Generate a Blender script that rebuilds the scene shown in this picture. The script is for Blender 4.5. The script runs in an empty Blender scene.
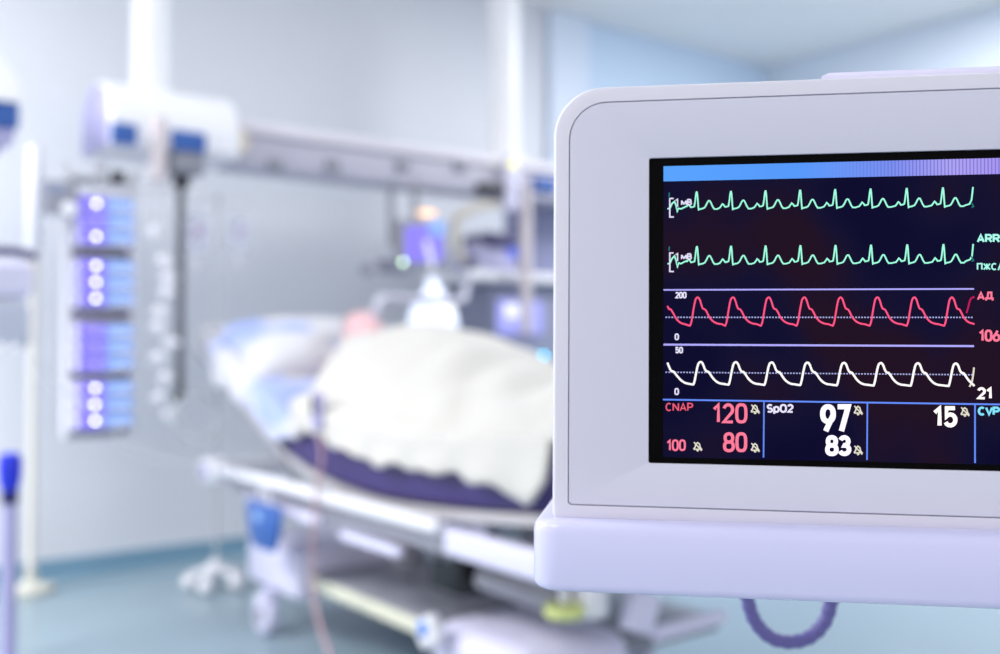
import bpy, bmesh, math, random
from mathutils import Vector, Matrix, noise
random.seed(7)
sc = bpy.context.scene
C = sc.collection
V = Vector
PI = math.pi

# ------------------------------------------------------------------ camera
# room axes: X runs along the head wall, Y towards it, Z up
CAM = V((0, 0, 1.1))
ROT = Matrix.Rotation(-math.radians(36.87), 3, 'Z') @ Matrix.Rotation(math.radians(91.03), 3, 'X')
cd = bpy.data.cameras.new('camera')
cam = bpy.data.objects.new('camera', cd)
C.objects.link(cam)
cam.location = CAM
cam.rotation_euler = ROT.to_euler()
cd.sensor_width = 36; cd.lens = 36
cd.clip_start = 0.05
cd.dof.use_dof = True
cd.dof.focus_distance = 0.690
cd.dof.aperture_fstop = 36 / 13.0
cd.dof.aperture_blades = 0
sc.camera = cam

def ray(px, py):
    return ROT @ V(((px - 500) / 1000, (327 - py) / 1000, -1))
def at(px, py, X=None, Y=None, Z=None):
    d = ray(px, py)
    if X is not None: t = (X - CAM.x) / d.x
    elif Y is not None: t = (Y - CAM.y) / d.y
    else: t = (Z - CAM.z) / d.z
    return CAM + d * t

# ------------------------------------------------------------------ materials
def lin(c):
    return tuple((x / 12.92 if x <= .04045 else ((x + .055) / 1.055) ** 2.4) for x in (v / 255 for v in c))
MATS = {}
def mat(name, rgb, rough=.5, metal=0., emit=None, es=0., var=.04, scale=30., bump=0., coat=0., alpha=1., sss=0., trans=0., sheen=0.):
    if name in MATS: return MATS[name]
    m = bpy.data.materials.new(name); m.use_nodes = True
    nt = m.node_tree; b = nt.nodes['Principled BSDF']
    col = lin(rgb)
    tc = nt.nodes.new('ShaderNodeTexCoord')
    nz = nt.nodes.new('ShaderNodeTexNoise'); nz.inputs['Scale'].default_value = scale; nz.inputs['Detail'].default_value = 4
    nt.links.new(tc.outputs['Object'], nz.inputs['Vector'])
    mx = nt.nodes.new('ShaderNodeMix'); mx.data_type = 'RGBA'
    mx.inputs[6].default_value = tuple(max(0, c * (1 - var)) for c in col) + (1,)
    mx.inputs[7].default_value = tuple(min(1, c * (1 + var)) for c in col) + (1,)
    nt.links.new(nz.outputs['Fac'], mx.inputs[0])
    nt.links.new(mx.outputs[2], b.inputs['Base Color'])
    b.inputs['Roughness'].default_value = rough
    b.inputs['Metallic'].default_value = metal
    b.inputs['Coat Weight'].default_value = coat
    b.inputs['Alpha'].default_value = alpha
    b.inputs['Transmission Weight'].default_value = trans
    b.inputs['Sheen Weight'].default_value = sheen
    if sss:
        b.inputs['Subsurface Weight'].default_value = sss
        b.inputs['Subsurface Radius'].default_value = (.02, .008, .004)
    if emit is not None:
        b.inputs['Emission Color'].default_value = lin(emit) + (1,)
        b.inputs['Emission Strength'].default_value = es
    if bump:
        bp = nt.nodes.new('ShaderNodeBump'); bp.inputs['Strength'].default_value = bump; bp.inputs['Distance'].default_value = .004
        nt.links.new(nz.outputs['Fac'], bp.inputs['Height']); nt.links.new(bp.outputs['Normal'], b.inputs['Normal'])
    MATS[name] = m
    return m
def glow(name, rgb, s=1.):
    return mat(name, (8, 8, 10), .4, emit=rgb, es=s)

M_case = mat('monitor_plastic', (219, 217, 229), .42, bump=.02, scale=900, var=.01)
M_face = mat('monitor_face_plastic', (211, 210, 226), .45, bump=.02, scale=900, var=.01)
M_groove = mat('groove_shade', (170, 172, 184), .6)
M_shelf = mat('shelf_plastic', (213, 212, 246), .28, coat=.3, var=.008)
M_strip = mat('handle_plastic', (228, 224, 248), .35)
M_black = mat('black_plastic', (9, 9, 12), .25)
M_dark = mat('dark_plastic', (38, 38, 48), .45)
M_wpl = mat('white_plastic', (240, 240, 246), .4)
M_lil = mat('lilac_white_plastic', (224, 222, 246), .35)
M_lav = mat('lavender_plastic', (176, 172, 214), .45)
M_wmet = mat('white_enamel', (242, 242, 246), .3)
M_grey = mat('grey_metal', (160, 160, 172), .4)
M_mgrey = mat('mid_grey_metal', (140, 142, 154), .4)
M_beige = mat('beige_enamel', (214, 204, 208), .45)
M_cream = mat('cream_edge', (226, 226, 206), .5)
M_blue = mat('blue_plastic', (52, 96, 172), .35)
M_vblue = mat('vivid_blue_plastic', (30, 50, 215), .3)
M_purple = mat('purple_vinyl', (58, 43, 108), .42, bump=.05, scale=60)
M_sheet = None
M_blanket = mat('blanket_cotton', (208, 205, 200), .9, bump=.25, scale=260, var=.015, sheen=.2)
M_pillow = mat('pillow_cotton', (228, 228, 234), .9, bump=.2, scale=200, var=.015)
M_skin = mat('skin', (230, 190, 195), .5, sss=.15, var=.06, scale=18)
M_hair = mat('grey_hair', (188, 180, 184), .7, bump=.4, scale=140, var=.15)
M_gown = mat('gown_cloth', (200, 214, 235), .9)
M_yel = mat('yellow_green_rubber', (226, 236, 150), .5)
M_hose = mat('hose_purple', (104, 98, 160), .4)
M_ptube = mat('pink_tube', (196, 160, 168), .4)
M_clear = mat('clear_tube', (225, 228, 232), .25, alpha=.55)
M_bag = mat('clear_bag', (226, 230, 248), .2, alpha=.3)
M_fluid = mat('bag_fluid', (212, 220, 246), .15, alpha=.7)
M_tan = mat('tan_plastic', (214, 206, 190), .5)
M_violet_scr = glow('violet_display', (138, 124, 255), 1.1)
M_sky_scr = glow('sky_display', (140, 182, 255), 1.1)
M_white_led = glow('white_lamp', (250, 252, 255), 16.)
M_soft_led = glow('soft_white_lamp', (235, 240, 255), 7.)
M_dim_led = glow('dim_lamp', (200, 205, 255), 1.2)
M_cyan_led = glow('cyan_lamp', (60, 210, 245), 6.)
M_orange_led = glow('orange_lamp', (255, 206, 160), 2.2)
M_green_led = glow('green_lamp', (215, 255, 215), 6.)
M_yel_led = glow('yellow_lamp', (240, 240, 130), 1.6)
M_shade = mat('glowing_shade', (245, 247, 255), .5, emit=(190, 212, 255), es=.6)
M_vscreen = glow('ventilator_display', (168, 172, 255), 1.05)
M_vcore = glow('ventilator_display_core', (240, 242, 255), 1.25)

def sheet_material():
    m = bpy.data.materials.new('sheet_white_blue'); m.use_nodes = True
    nt = m.node_tree; b = nt.nodes['Principled BSDF']
    tc = nt.nodes.new('ShaderNodeTexCoord')
    nz = nt.nodes.new('ShaderNodeTexNoise'); nz.inputs['Scale'].default_value = 4.2; nz.inputs['Detail'].default_value = 1.0
    mp_ = nt.nodes.new('ShaderNodeMapping'); mp_.inputs['Location'].default_value = (5.3, .1, 1.4)
    nt.links.new(tc.outputs['Object'], mp_.inputs[0]); nt.links.new(mp_.outputs[0], nz.inputs['Vector'])
    r = nt.nodes.new('ShaderNodeValToRGB')
    r.color_ramp.elements[0].position = .50; r.color_ramp.elements[0].color = lin((214, 214, 220)) + (1,)
    r.color_ramp.elements[1].position = .66; r.color_ramp.elements[1].color = lin((164, 180, 236)) + (1,)
    nt.links.new(nz.outputs['Fac'], r.inputs['Fac'])
    nt.links.new(r.outputs['Color'], b.inputs['Base Color'])
    b.inputs['Roughness'].default_value = .9
    return m
M_sheet = sheet_material()

# ------------------------------------------------------------------ mesh helpers
W = {}
def empty(name, label, cat, loc, group=None, M=None):
    o = bpy.data.objects.new(name, None); C.objects.link(o)
    o.empty_display_size = .05
    mw = M.copy() if M is not None else Matrix.Translation(V(loc))
    o.matrix_world = mw; o.matrix_basis = mw
    W[o] = mw
    tag(o, label, cat, group)
    return o
def tag(o, label, cat, group=None):
    o['label'] = label; o['category'] = cat
    if group: o['group'] = group
    return o
def struct(o):
    o['kind'] = 'structure'; return o

class MB:
    def __init__(s): s.bm = bmesh.new(); s.mi = 0
    def faces(s, vs, fs):
        bv = [s.bm.verts.new(v) for v in vs]
        for f in fs:
            try:
                fc = s.bm.faces.new([bv[i] for i in f]); fc.material_index = s.mi
            except ValueError: pass
        return bv
    def box(s, c, d, bev=0., rot=None, seg=3):
        t = bmesh.new()
        bmesh.ops.create_cube(t, size=1)
        for v in t.verts: v.co = V((v.co.x * d[0], v.co.y * d[1], v.co.z * d[2]))
        if bev: bmesh.ops.bevel(t, geom=list(t.edges), offset=bev, segments=seg, profile=.5, affect='EDGES')
        return s.merge(t, c, rot)
    def merge(s, t, c=(0, 0, 0), rot=None):
        c = V(c)
        for v in t.verts:
            v.co = (rot @ v.co if rot is not None else v.co) + c
        t.verts.index_update()
        s.faces([v.co.copy() for v in t.verts], [[v.index for v in f.verts] for f in t.faces])
        t.free(); return s
    def bx(s, x0, x1, y0, y1, z0, z1, bev=0., seg=3):
        return s.box(((x0 + x1) / 2, (y0 + y1) / 2, (z0 + z1) / 2), (abs(x1 - x0), abs(y1 - y0), abs(z1 - z0)), bev, seg=seg)
    def ball(s, c, r, seg=24, rot=None):
        t = bmesh.new(); bmesh.ops.create_uvsphere(t, u_segments=seg, v_segments=seg // 2, radius=1)
        if not isinstance(r, (tuple, list)): r = (r, r, r)
        for v in t.verts: v.co = V((v.co.x * r[0], v.co.y * r[1], v.co.z * r[2]))
        return s.merge(t, c, rot)
    def loops(s, L, cap0=True, cap1=True, closed=True):
        n = len(L[0]); vs = [p for l in L for p in l]; fs = []
        for k in range(len(L) - 1):
            for i in range(n if closed else n - 1):
                j = (i + 1) % n
                fs.append((k * n + i, k * n + j, (k + 1) * n + j, (k + 1) * n + i))
        if cap0: fs.append(tuple(range(n))[::-1])
        if cap1: fs.append(tuple((len(L) - 1) * n + i for i in range(n)))
        s.faces(vs, fs); return s
    def tube(s, P, r, seg=10, caps=True):
        P = [V(p) for p in P]; R = r if isinstance(r, (list, tuple)) else [r] * len(P)
        L = []; ref = None
        for i, p in enumerate(P):
            a = P[max(0, i - 1)]; b = P[min(len(P) - 1, i + 1)]
            d = (b - a).normalized()
            if ref is None:
                ref = d.orthogonal().normalized()
            ref = (ref - d * ref.dot(d))
            ref = ref.normalized() if ref.length > 1e-6 else d.orthogonal().normalized()
            q = d.cross(ref)
            L.append([p + (ref * math.cos(2 * PI * k / seg) + q * math.sin(2 * PI * k / seg)) * R[i] for k in range(seg)])
        return s.loops(L, caps, caps)
    def lathe(s, prof, o, axis=V((0, 0, 1)), seg=24):
        axis = V(axis).normalized(); x = axis.orthogonal().normalized(); y = axis.cross(x); o = V(o)
        return s.loops([[o + axis * h + (x * math.cos(2 * PI * k / seg) + y * math.sin(2 * PI * k / seg)) * max(r, 1e-4) for k in range(seg)] for r, h in prof])
    def cyl(s, a, b, r, r2=None, seg=20, bev=0.):
        a = V(a); b = V(b); L = (b - a).length; r2 = r if r2 is None else r2
        if bev: pr = [(r - bev, 0), (r - bev * .3, bev * .3), (r, bev), (r2, L - bev), (r2 - bev * .3, L - bev * .3), (r2 - bev, L)]
        else: pr = [(r, 0), (r2, L)]
        return s.lathe(pr, a, b - a, seg)
    def build(s, name, m, parent=None, smooth=35):
        bmesh.ops.recalc_face_normals(s.bm, faces=list(s.bm.faces))
        me = bpy.data.meshes.new(name)
        if parent is not None:
            inv = W[parent].inverted()
            s.bm.transform(inv)
        s.bm.to_mesh(me); s.bm.free()
        for mm in (m if isinstance(m, (list, tuple)) else [m]): me.materials.append(mm)
        if smooth:
            me.shade_smooth()
            me.set_sharp_from_angle(angle=math.radians(smooth))
        o = bpy.data.objects.new(name, me); C.objects.link(o)
        if parent is not None:
            o.parent = parent; W[o] = W[parent]
        else: W[o] = Matrix.Identity(4)
        return o

def bez(P, n=24):
    """Catmull-Rom through the points"""
    P = [V(p) for p in P]; out = []
    for i in range(len(P) - 1):
        p0 = P[max(i - 1, 0)]; p1 = P[i]; p2 = P[i + 1]; p3 = P[min(i + 2, len(P) - 1)]
        m = max(2, n // (len(P) - 1))
        for k in range(m):
            t = k / m
            out.append(.5 * ((2 * p1) + (p2 - p0) * t + (2 * p0 - 5 * p1 + 4 * p2 - p3) * t * t + (3 * p1 - p0 - 3 * p2 + p3) * t ** 3))
    out.append(P[-1]); return out

def dup(root, delta, label=None):
    r = root.copy(); C.objects.link(r)
    r.matrix_world = Matrix.Translation(V(delta)) @ W[root]; r.matrix_basis = r.matrix_world.copy()
    W[r] = r.matrix_basis.copy()
    if label: r['label'] = label
    for ch in list(root.children):
        c = ch.copy(); C.objects.link(c); c.parent = r
        for g in list(ch.children):
            d = g.copy(); C.objects.link(d); d.parent = c
    return r

# ------------------------------------------------------------------ room
YW, XW, HC = 5.05, 6.44, 3.30
m_wall = mat('wall_paint', (226, 229, 236), .5, var=.012, scale=3, bump=.01)
m_wall2 = mat('right_wall_paint', (222, 231, 244), .55, var=.012, scale=3)
m_ceil = mat('ceiling_paint', (240, 239, 238), .8, var=.01, scale=4)
m_floor = mat('floor_vinyl', (142, 163, 175), .3, var=.05, scale=2.2, coat=.15)
m_base = mat('baseboard_vinyl', (112, 150, 174), .45)
m_pil = mat('pilaster_paint', (222, 232, 248), .55, var=.01)
X0, Y0 = -4.2, -3.2
struct(MB().bx(X0, XW + .1, Y0, YW + .1, -.08, 0).build('floor', m_floor))
struct(MB().bx(X0, XW + .1, Y0, YW + .1, HC, HC + .08).build('ceiling', m_ceil))
pB = at(587, 100, Y=YW - .04)
struct(MB().bx(X0, pB.x - .02, YW, YW + .1, 0, HC).build('wall_back', m_wall))
struct(MB().bx(pB.x - .02, XW + .1, YW, YW + .1, 0, HC).build('wall_back', mat('blue_wall_paint', (208, 227, 248), .5, var=.012, scale=3)))
struct(MB().bx(XW, XW + .1, Y0, YW, 0, HC).build('wall_right', m_wall2))
b = MB()
L = []
for x in (X0, XW - .002):
    L.append([V((x, YW, 0.002)), V((x, YW - .03, .002)), V((x, YW - .022, .01)), V((x, YW - .014, .03)), V((x, YW - .012, .085)), V((x, YW, .09))])
struct(b.loops(L).build('baseboard_back', m_base))
b = MB(); L = []
for y in (Y0, YW - .03):
    L.append([V((XW, y, .002)), V((XW - .03, y, .002)), V((XW - .022, y, .01)), V((XW - .014, y, .03)), V((XW - .012, y, .085)), V((XW, y, .09))])
struct(b.loops(L).build('baseboard_right', m_base))
pA = at(549, 100, Y=YW - .04); pB = at(587, 100, Y=YW - .04)
struct(MB().bx(pA.x, pB.x, YW - .07, YW, .09, HC, .008).build('trim_1', m_pil))

# ------------------------------------------------------------------ patient monitor (foreground)
u = (ROT @ V((5950, -9, 1000))).normalized()
v = ROT @ V((.005, 1, -.0207)); v = (v - u * v.dot(u)).normalized()
w = u.cross(v).normalized()
P0 = CAM + ray(650, 310) * .72
MM = Matrix(((u.x, v.x, w.x, P0.x), (u.y, v.y, w.y, P0.y), (u.z, v.z, w.z, P0.z), (0, 0, 0, 1)))
def scr(px, py, z=0.):
    d = ray(px, py); t = ((P0 + w * z) - CAM).dot(w) / d.dot(w)
    p = CAM + d * t - P0
    return p.dot(u), p.dot(v)
def loc(x, y, z): return MM @ V((x, y, z))

cx0 = scr(552.5, 300)[0]
cyT = scr(760, 79.5)[1]; cyB = scr(600, 523.5)[1]
sx0 = scr(649, 310)[0]; syT = (scr(655, 157.5)[1] + scr(990, 150)[1]) / 2; syB = (scr(655, 463)[1] + scr(990, 471)[1]) / 2
sx1 = sx0 + .335; cx1 = sx1 + (sx0 - cx0)
base = loc((cx0 + cx1) / 2, cyB, -.06)
MB_ = MM.copy(); MB_.translation = base
mon = empty('patient_monitor', 'large white patient monitor with a lit screen of green, red and white traces', 'monitor', base, M=MB_)

def rrect(x0, y0, x1, y1, rt, rb, z, n=10):
    out = []
    for (cx, cy, r, a0) in ((x1 - rt, y1 - rt, rt, 0), (x0 + rt, y1 - rt, rt, 90), (x0 + rb, y0 + rb, rb, 180), (x1 - rb, y0 + rb, rb, 270)):
        for k in range(n + 1):
            a = math.radians(a0 + 90 * k / n)
            out.append(loc(cx + r * math.cos(a), cy + r * math.sin(a), z))
    return out
RT, RB = .036, .007
def crr(ins, z): return rrect(cx0 + ins, cyB + ins, cx1 - ins, cyT - ins, max(RT - ins, .004), max(RB - ins, .0015), z)
gl = scr(568.5, 300)[0] - cx0
gi = [gl, gl, cyT - scr(700, 98.3)[1], scr(600, 506)[1] - cyB]
def grr(d, z):   # the groove rectangle, shrunk by d
    return rrect(cx0 + gi[0] + d, cyB + gi[3] + d, cx1 - gi[0] - d, cyT - gi[2] - d, RT - gl * .75 - d, .003, z)
b = MB()
b.loops([crr(.02, -.135), crr(.006, -.13), crr(.0, -.12), crr(0, -.006), crr(.0006, -.003), crr(.002, -.0008), crr(.0042, 0), grr(-.0002, 0), grr(.0002, -.0022)], True, False)
b.build('housing', M_case, mon)
b = MB()
def srr(d, z): return rrect(sx0 + d, syB + d, sx1 - d, syT - d, .0016, .0016, z)
b.loops([grr(.0002, -.004), grr(.0004, -.0014), grr(.0008, -.0004), grr(.0012, 0), srr(-.0009, 0), srr(-.0003, -.0003), srr(0, -.003)], False, False)
b.build('front_bezel', M_face, mon)
# screen
def screen_mat():
    m = bpy.data.materials.new('screen_glass'); m.use_nodes = True
    nt = m.node_tree; p = nt.nodes['Principled BSDF']
    p.inputs['Base Color'].default_value = (.0006, .0006, .0008, 1); p.inputs['Roughness'].default_value = .3
    p.inputs['Specular IOR Level'].default_value = .03
    tc = nt.nodes.new('ShaderNodeTexCoord')
    nz = nt.nodes.new('ShaderNodeTexNoise'); nz.inputs['Scale'].default_value = 13; nz.inputs['Detail'].default_value = 1
    nt.links.new(tc.outputs['Object'], nz.inputs['Vector'])
    r = nt.nodes.new('ShaderNodeValToRGB')
    e = r.color_ramp.elements
    e[0].position = .36; e[0].color = lin((8, 5, 48)) + (1,)
    e[1].position = .66; e[1].color = lin((34, 14, 36)) + (1,)
    k = e.new(.5); k.color = lin((16, 13, 50)) + (1,)
    nt.links.new(nz.outputs['Fac'], r.inputs['Fac'])
    nt.links.new(r.outputs['Color'], p.inputs['Emission Color']); p.inputs['Emission Strength'].default_value = .8
    return m
M_bez = mat('screen_frame_black', (4, 3, 4), .6); M_bez.node_tree.nodes['Principled BSDF'].inputs['Specular IOR Level'].default_value = .05
b = MB(); b.loops([srr(-.0004, -.0026), srr(.0002, -.0016)], False, True)
screen = b.build('screen', M_bez, mon)
screen['label'] = 'dark display with a black frame'
ZS = -.0013
hx0 = scr(663.3, 300)[0]; hx1 = sx1 - (hx0 - sx0)
hyT = scr(664, 166)[1]; hyB = scr(664, 181.2)[1]
dyB = (scr(664, 457)[1] + scr(975, 465)[1]) / 2
b = MB()
b.faces([loc(hx0, dyB, ZS), loc(hx1, dyB, ZS), loc(hx1, hyT, ZS), loc(hx0, hyT, ZS)], [(0, 1, 2, 3)])
b.build('display_area', screen_mat(), screen, 0)
ZT = ZS + .0003
def head_mat():
    m = bpy.data.materials.new('header_bar_light'); m.use_nodes = True
    nt = m.node_tree; nt.nodes.clear()
    out = nt.nodes.new('ShaderNodeOutputMaterial'); em = nt.nodes.new('ShaderNodeEmission')
    tc = nt.nodes.new('ShaderNodeTexCoord'); sp = nt.nodes.new('ShaderNodeSeparateXYZ')
    nt.links.new(tc.outputs['Generated'], sp.inputs[0])
    r = nt.nodes.new('ShaderNodeValToRGB'); e = r.color_ramp.elements
    e[0].position = 0; e[0].color = lin((88, 160, 250)) + (1,)
    e[1].position = 1; e[1].color = lin((150, 120, 225)) + (1,)
    for ps, c in ((.3, (84, 150, 246)), (.5, (120, 140, 236)), (.62, (170, 160, 240)), (.8, (160, 136, 236))):
        k = e.new(ps); k.color = lin(c) + (1,)
    nt.links.new(sp.outputs['X'], r.inputs['Fac'])
    # dark vertical ticks on the right part of the bar
    m1 = nt.nodes.new('ShaderNodeMath'); m1.operation = 'MULTIPLY'; m1.inputs[1].default_value = 135
    nt.links.new(sp.outputs['X'], m1.inputs[0])
    m2 = nt.nodes.new('ShaderNodeMath'); m2.operation = 'FRACT'; nt.links.new(m1.outputs[0], m2.inputs[0])
    m3 = nt.nodes.new('ShaderNodeMath'); m3.operation = 'LESS_THAN'; m3.inputs[1].default_value = .3; nt.links.new(m2.outputs[0], m3.inputs[0])
    mr = nt.nodes.new('ShaderNodeMapRange'); mr.inputs[1].default_value = .36; mr.inputs[2].default_value = .55; mr.inputs[3].default_value = 0; mr.inputs[4].default_value = .55
    nt.links.new(sp.outputs['X'], mr.inputs[0])
    m4 = nt.nodes.new('ShaderNodeMath'); m4.operation = 'MULTIPLY'; nt.links.new(m3.outputs[0], m4.inputs[0]); nt.links.new(mr.outputs[0], m4.inputs[1])
    mx = nt.nodes.new('ShaderNodeMix'); mx.data_type = 'RGBA'
    nt.links.new(m4.outputs[0], mx.inputs[0]); nt.links.new(r.outputs[0], mx.inputs[6]); mx.inputs[7].default_value = lin((70, 70, 160)) + (1,)
    nt.links.new(mx.outputs[2], em.inputs[0]); em.inputs[1].default_value = 1.
    nt.links.new(em.outputs[0], out.inputs[0])
    return m
hm = bpy.data.meshes.new('header_bar')
b = MB(); b.faces([loc(hx0, hyB, ZT), loc(hx1, hyB, ZT), loc(hx1, hyT, ZT), loc(hx0, hyT, ZT)], [(0, 1, 2, 3)])
b.build('header_bar', head_mat(), screen, 0)

def emis(name, rgb, s=1.):
    m = bpy.data.materials.new(name); m.use_nodes = True
    nt = m.node_tree; nt.nodes.clear()
    out = nt.nodes.new('ShaderNodeOutputMaterial'); em = nt.nodes.new('ShaderNodeEmission')
    em.inputs[0].default_value = lin(rgb) + (1,); em.inputs[1].default_value = s
    nt.links.new(em.outputs[0], out.inputs[0]); return m
E_green = emis('trace_green', (158, 250, 220), 1.05)
E_teal = emis('trace_teal', (40, 120, 120), 1.)
E_red = emis('trace_red', (250, 84, 130), 1.05)
E_dred = emis('trace_dark_red', (190, 30, 90), 1.)
E_white = emis('trace_white', (250, 248, 246), 1.1)
E_lilac = emis('line_lilac', (176, 170, 255), 1.)
E_blue = emis('line_blue', (100, 140, 250), 1.)
E_dot = emis('dotted_line', (176, 180, 235), 1.)
E_pink = emis('digits_pink', (250, 120, 150), 1.05)
E_cred = emis('label_red', (240, 96, 120), 1.)
E_lwhite = emis('label_white', (232, 228, 255), 1.)
E_ice = emis('label_ice_green', (170, 250, 235), 1.)
E_cyan = emis('label_cyan', (130, 225, 250), 1.)
E_warm = emis('digits_warm_white', (255, 246, 240), 1.15)
E_vwhite = emis('digits_white', (246, 240, 255), 1.2)
E_icon = emis('icon_white', (226, 222, 205), 1.)

def ribbon(b, P, wd, z=ZT, k=0):
    """flat ribbon along screen points P (local x,y)"""
    P = [V(p) for p in P]; n = len(P); vs = []; fs = []
    for i in range(n):
        d0 = (P[i] - P[i - 1]).normalized() if i else (P[1] - P[0]).normalized()
        d1 = (P[i + 1] - P[i]).normalized() if i < n - 1 else d0
        n0 = V((-d0.y, d0.x)); n1 = V((-d1.y, d1.x)); m = n0 + n1
        m = m.normalized() if m.length > 1e-4 else n0
        f = min(1 / max(m.dot(n0), .35), 1.8)
        for s_ in (-1, 1):
            q = P[i] + m * (wd / 2 * f * s_)
            vs.append(loc(q.x, q.y, z))
    for i in range(n - 1):
        fs.append((2 * i, 2 * i + 2, 2 * i + 3, 2 * i + 1))
    b.faces(vs, fs)
PX = .72 / 1000
def smooth2(P, n=4):
    out = []
    P3 = [V((p[0], p[1], 0)) for p in P]
    return [(q.x, q.y) for q in bez(P3, n * (len(P) - 1))]
def lerp(a, b, t): return a + (b - a) * t

# ECG traces
def ecg(peaks, bl0, bl1, h0, h1, start, tail, name):
    pts = list(start)
    for i, x in enumerate(peaks):
        t = (x - 690) / 260; bl = lerp(bl0, bl1, t); H = lerp(h0, h1, t)
        H -= 1.2; T = [(-11.2, .3), (-9.8, 2.2), (-8.4, 4.2), (-7.0, 3.0), (-5.8, 1.2), (-3.6, 1.6), (-2.4, 2.2), (-1.6, 7), (-.7, 14.5), (-.2, H), (.25, H), (.7, 14), (1.4, 4), (1.9, -1.2), (3.2, -.6), (6.0, 0), (7.8, .9), (9.4, 3.4), (10.8, 6.4), (12, 7.8), (13.2, 7.6), (14.6, 5), (16, 1.8), (17.6, -.5), (20.4, -.5)]
        if i == 0: T = T[1:]
        for dx, dy in T: pts.append((x + dx * 1.0, bl - dy))
    pts += tail
    b = MB(); ribbon(b, [scr(*p, ZT) for p in pts], 1.45 * PX)
    b.build(name, E_green, screen, 0)
pk = [696.7, 730.9, 765.5, 800.1, 835.1, 870.5, 906.7, 942.9]
ecg(pk, 208.6, 205.6, 17.6, 18.8, [(667.5, 209), (670, 208), (672, 203.5), (674.5, 201.5), (676, 205), (677.2, 212), (678.2, 208.5), (681, 208.8), (684, 207.5), (686.5, 206.2)], [(966, 205), (969.5, 204), (971.5, 200), (973, 187)], 'heart_trace')
pk2 = [696.9, 731, 765.6, 800.4, 835.5, 871, 907.2, 943.4]
ecg(pk2, 263.6, 262.2, 18, 18.6, [(667.5, 264), (670, 263), (672, 258.5), (674.5, 256), (676, 260), (677.4, 267.5), (678.6, 263), (681, 263.6), (684, 262), (686.5, 261)], [(966, 261), (970, 259.5), (972, 256), (973.2, 244)], 'heart_trace')
# ring brackets and tail sparks
for y0 in (198.5, 253):
    b = MB(); ribbon(b, [scr(673.6, y0, ZT), scr(669.8, y0, ZT), scr(669.8, y0 + 18.5, ZT), scr(673.8, y0 + 18.5, ZT)], 1.3 * PX, ZT + .0001)
    b.build('scale_bracket', E_lwhite, screen, 0)
for y0 in (205, 259):
    b = MB(); ribbon(b, [scr(971, y0 - 3, ZT), scr(973.6, y0 + 1.5, ZT), scr(971.5, y0 + 2.5, ZT)], 1.1 * PX, ZT + .0001)
    b.build('trace_end_mark', E_teal, screen, 0)
    b = MB(); ribbon(b, [scr(669.4, y0 - 12.5, ZT), scr(669, y0 - 8, ZT)], 1.2 * PX, ZT + .0001)
    b.build('trace_end_mark', E_teal, screen, 0)
# pressure trace
def wave(peaks, T, start, tail, wd, m, name, dyr=0.):
    pts = list(start)
    for x in peaks:
        for dx, y in T:
            if x + dx < 972: pts.append((x + dx, y + dyr * (x - 698) / 260))
    pts += tail
    P = smooth2([scr(*p, ZT) for p in pts], 3)
    b = MB(); ribbon(b, P, wd * PX); b.build(name, m, screen, 0)
pr = [697.8, 733, 768.8, 804.4, 840.7, 877.5, 914.5, 952]
TA = [(-8.4, 325.6), (-7.6, 325.2), (-6.2, 321), (-4.4, 310), (-2.6, 300.6), (-1, 297.8), (.6, 297.6), (2.2, 300.2), (3.8, 305.4), (5.2, 308.6), (7.2, 309.4), (9, 312), (11.5, 317), (14.5, 320.6), (17.5, 322.6), (21, 323.8), (24, 324.2)]
wave(pr, TA, [(667.4, 306), (669, 309), (671, 309.6), (674, 314.6), (677, 319.6), (681, 323), (685, 324.2)], [(974.5, 324)], 1.7, E_red, 'pressure_trace')
b = MB(); ribbon(b, smooth2([scr(*p, ZT) for p in ((966.5, 313), (968, 308), (970, 300.5), (972, 297.8), (974.5, 297))]), 1.6 * PX); b.build('pressure_trace_end', E_dred, screen, 0)
pc = [700.8, 736, 771.8, 807.6, 844.2, 881, 918, 956]
TC = [(-8.2, 384.4), (-7.2, 384), (-6, 380), (-4.2, 370.6), (-2.6, 364.2), (-1, 362.2), (.7, 362.2), (2.3, 364.4), (4, 369), (5.8, 371.4), (7.6, 371.8), (9.6, 374.4), (12.5, 378.6), (16, 381.8), (19.5, 383.4), (23, 383.9)]
wave(pc, TC, [(667.4, 362.6), (669, 366.5), (671, 370.6), (673.8, 371.8), (677, 375.8), (681, 380.2), (685, 382.8), (688, 383.6)], [(974.5, 386)], 2.0, E_white, 'breathing_trace', 1.5)
b = MB(); ribbon(b, smooth2([scr(*p, ZT) for p in ((969.5, 386.8), (971.8, 382), (973, 376), (974, 367.5))]), 1.6 * PX); b.build('breathing_trace_end', E_icon, screen, 0)
# lines
b = MB()
ribbon(b, [scr(663.5, 289.9, ZT), scr(974, 288.9, ZT)], 1.5 * PX)
ribbon(b, [scr(663.5, 344.6, ZT), scr(974, 346.1, ZT)], 1.9 * PX)
b.build('ruled_line', E_lilac, screen, 0)
b = MB()
ribbon(b, [scr(663, 399.6, ZT), (hx1, scr(1000, 404.6, ZT)[1])], 1.6 * PX)
ribbon(b, [scr(764, 402, ZT), scr(763.5, 457.5, ZT)], 1.4 * PX)
ribbon(b, [scr(867.4, 402.5, ZT), scr(867, 460, ZT)], 1.4 * PX)
ribbon(b, [scr(975, 404, ZT), scr(975, 463, ZT)], 1.5 * PX)
b.build('divider_line', E_blue, screen, 0)
for (ya, yb) in ((317.3, 317.4), (372.2, 374.8)):
    b = MB(); n = 104
    for i in range(n):
        xa = lerp(665.5, 974, i / n); xb = xa + 1.6
        ribbon(b, [scr(xa, lerp(ya, yb, i / n), ZT), scr(xb, lerp(ya, yb, i / n), ZT)], 1.25 * PX, ZT - .0001)
    b.build('dotted_line', E_dot, screen, 0)

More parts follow.
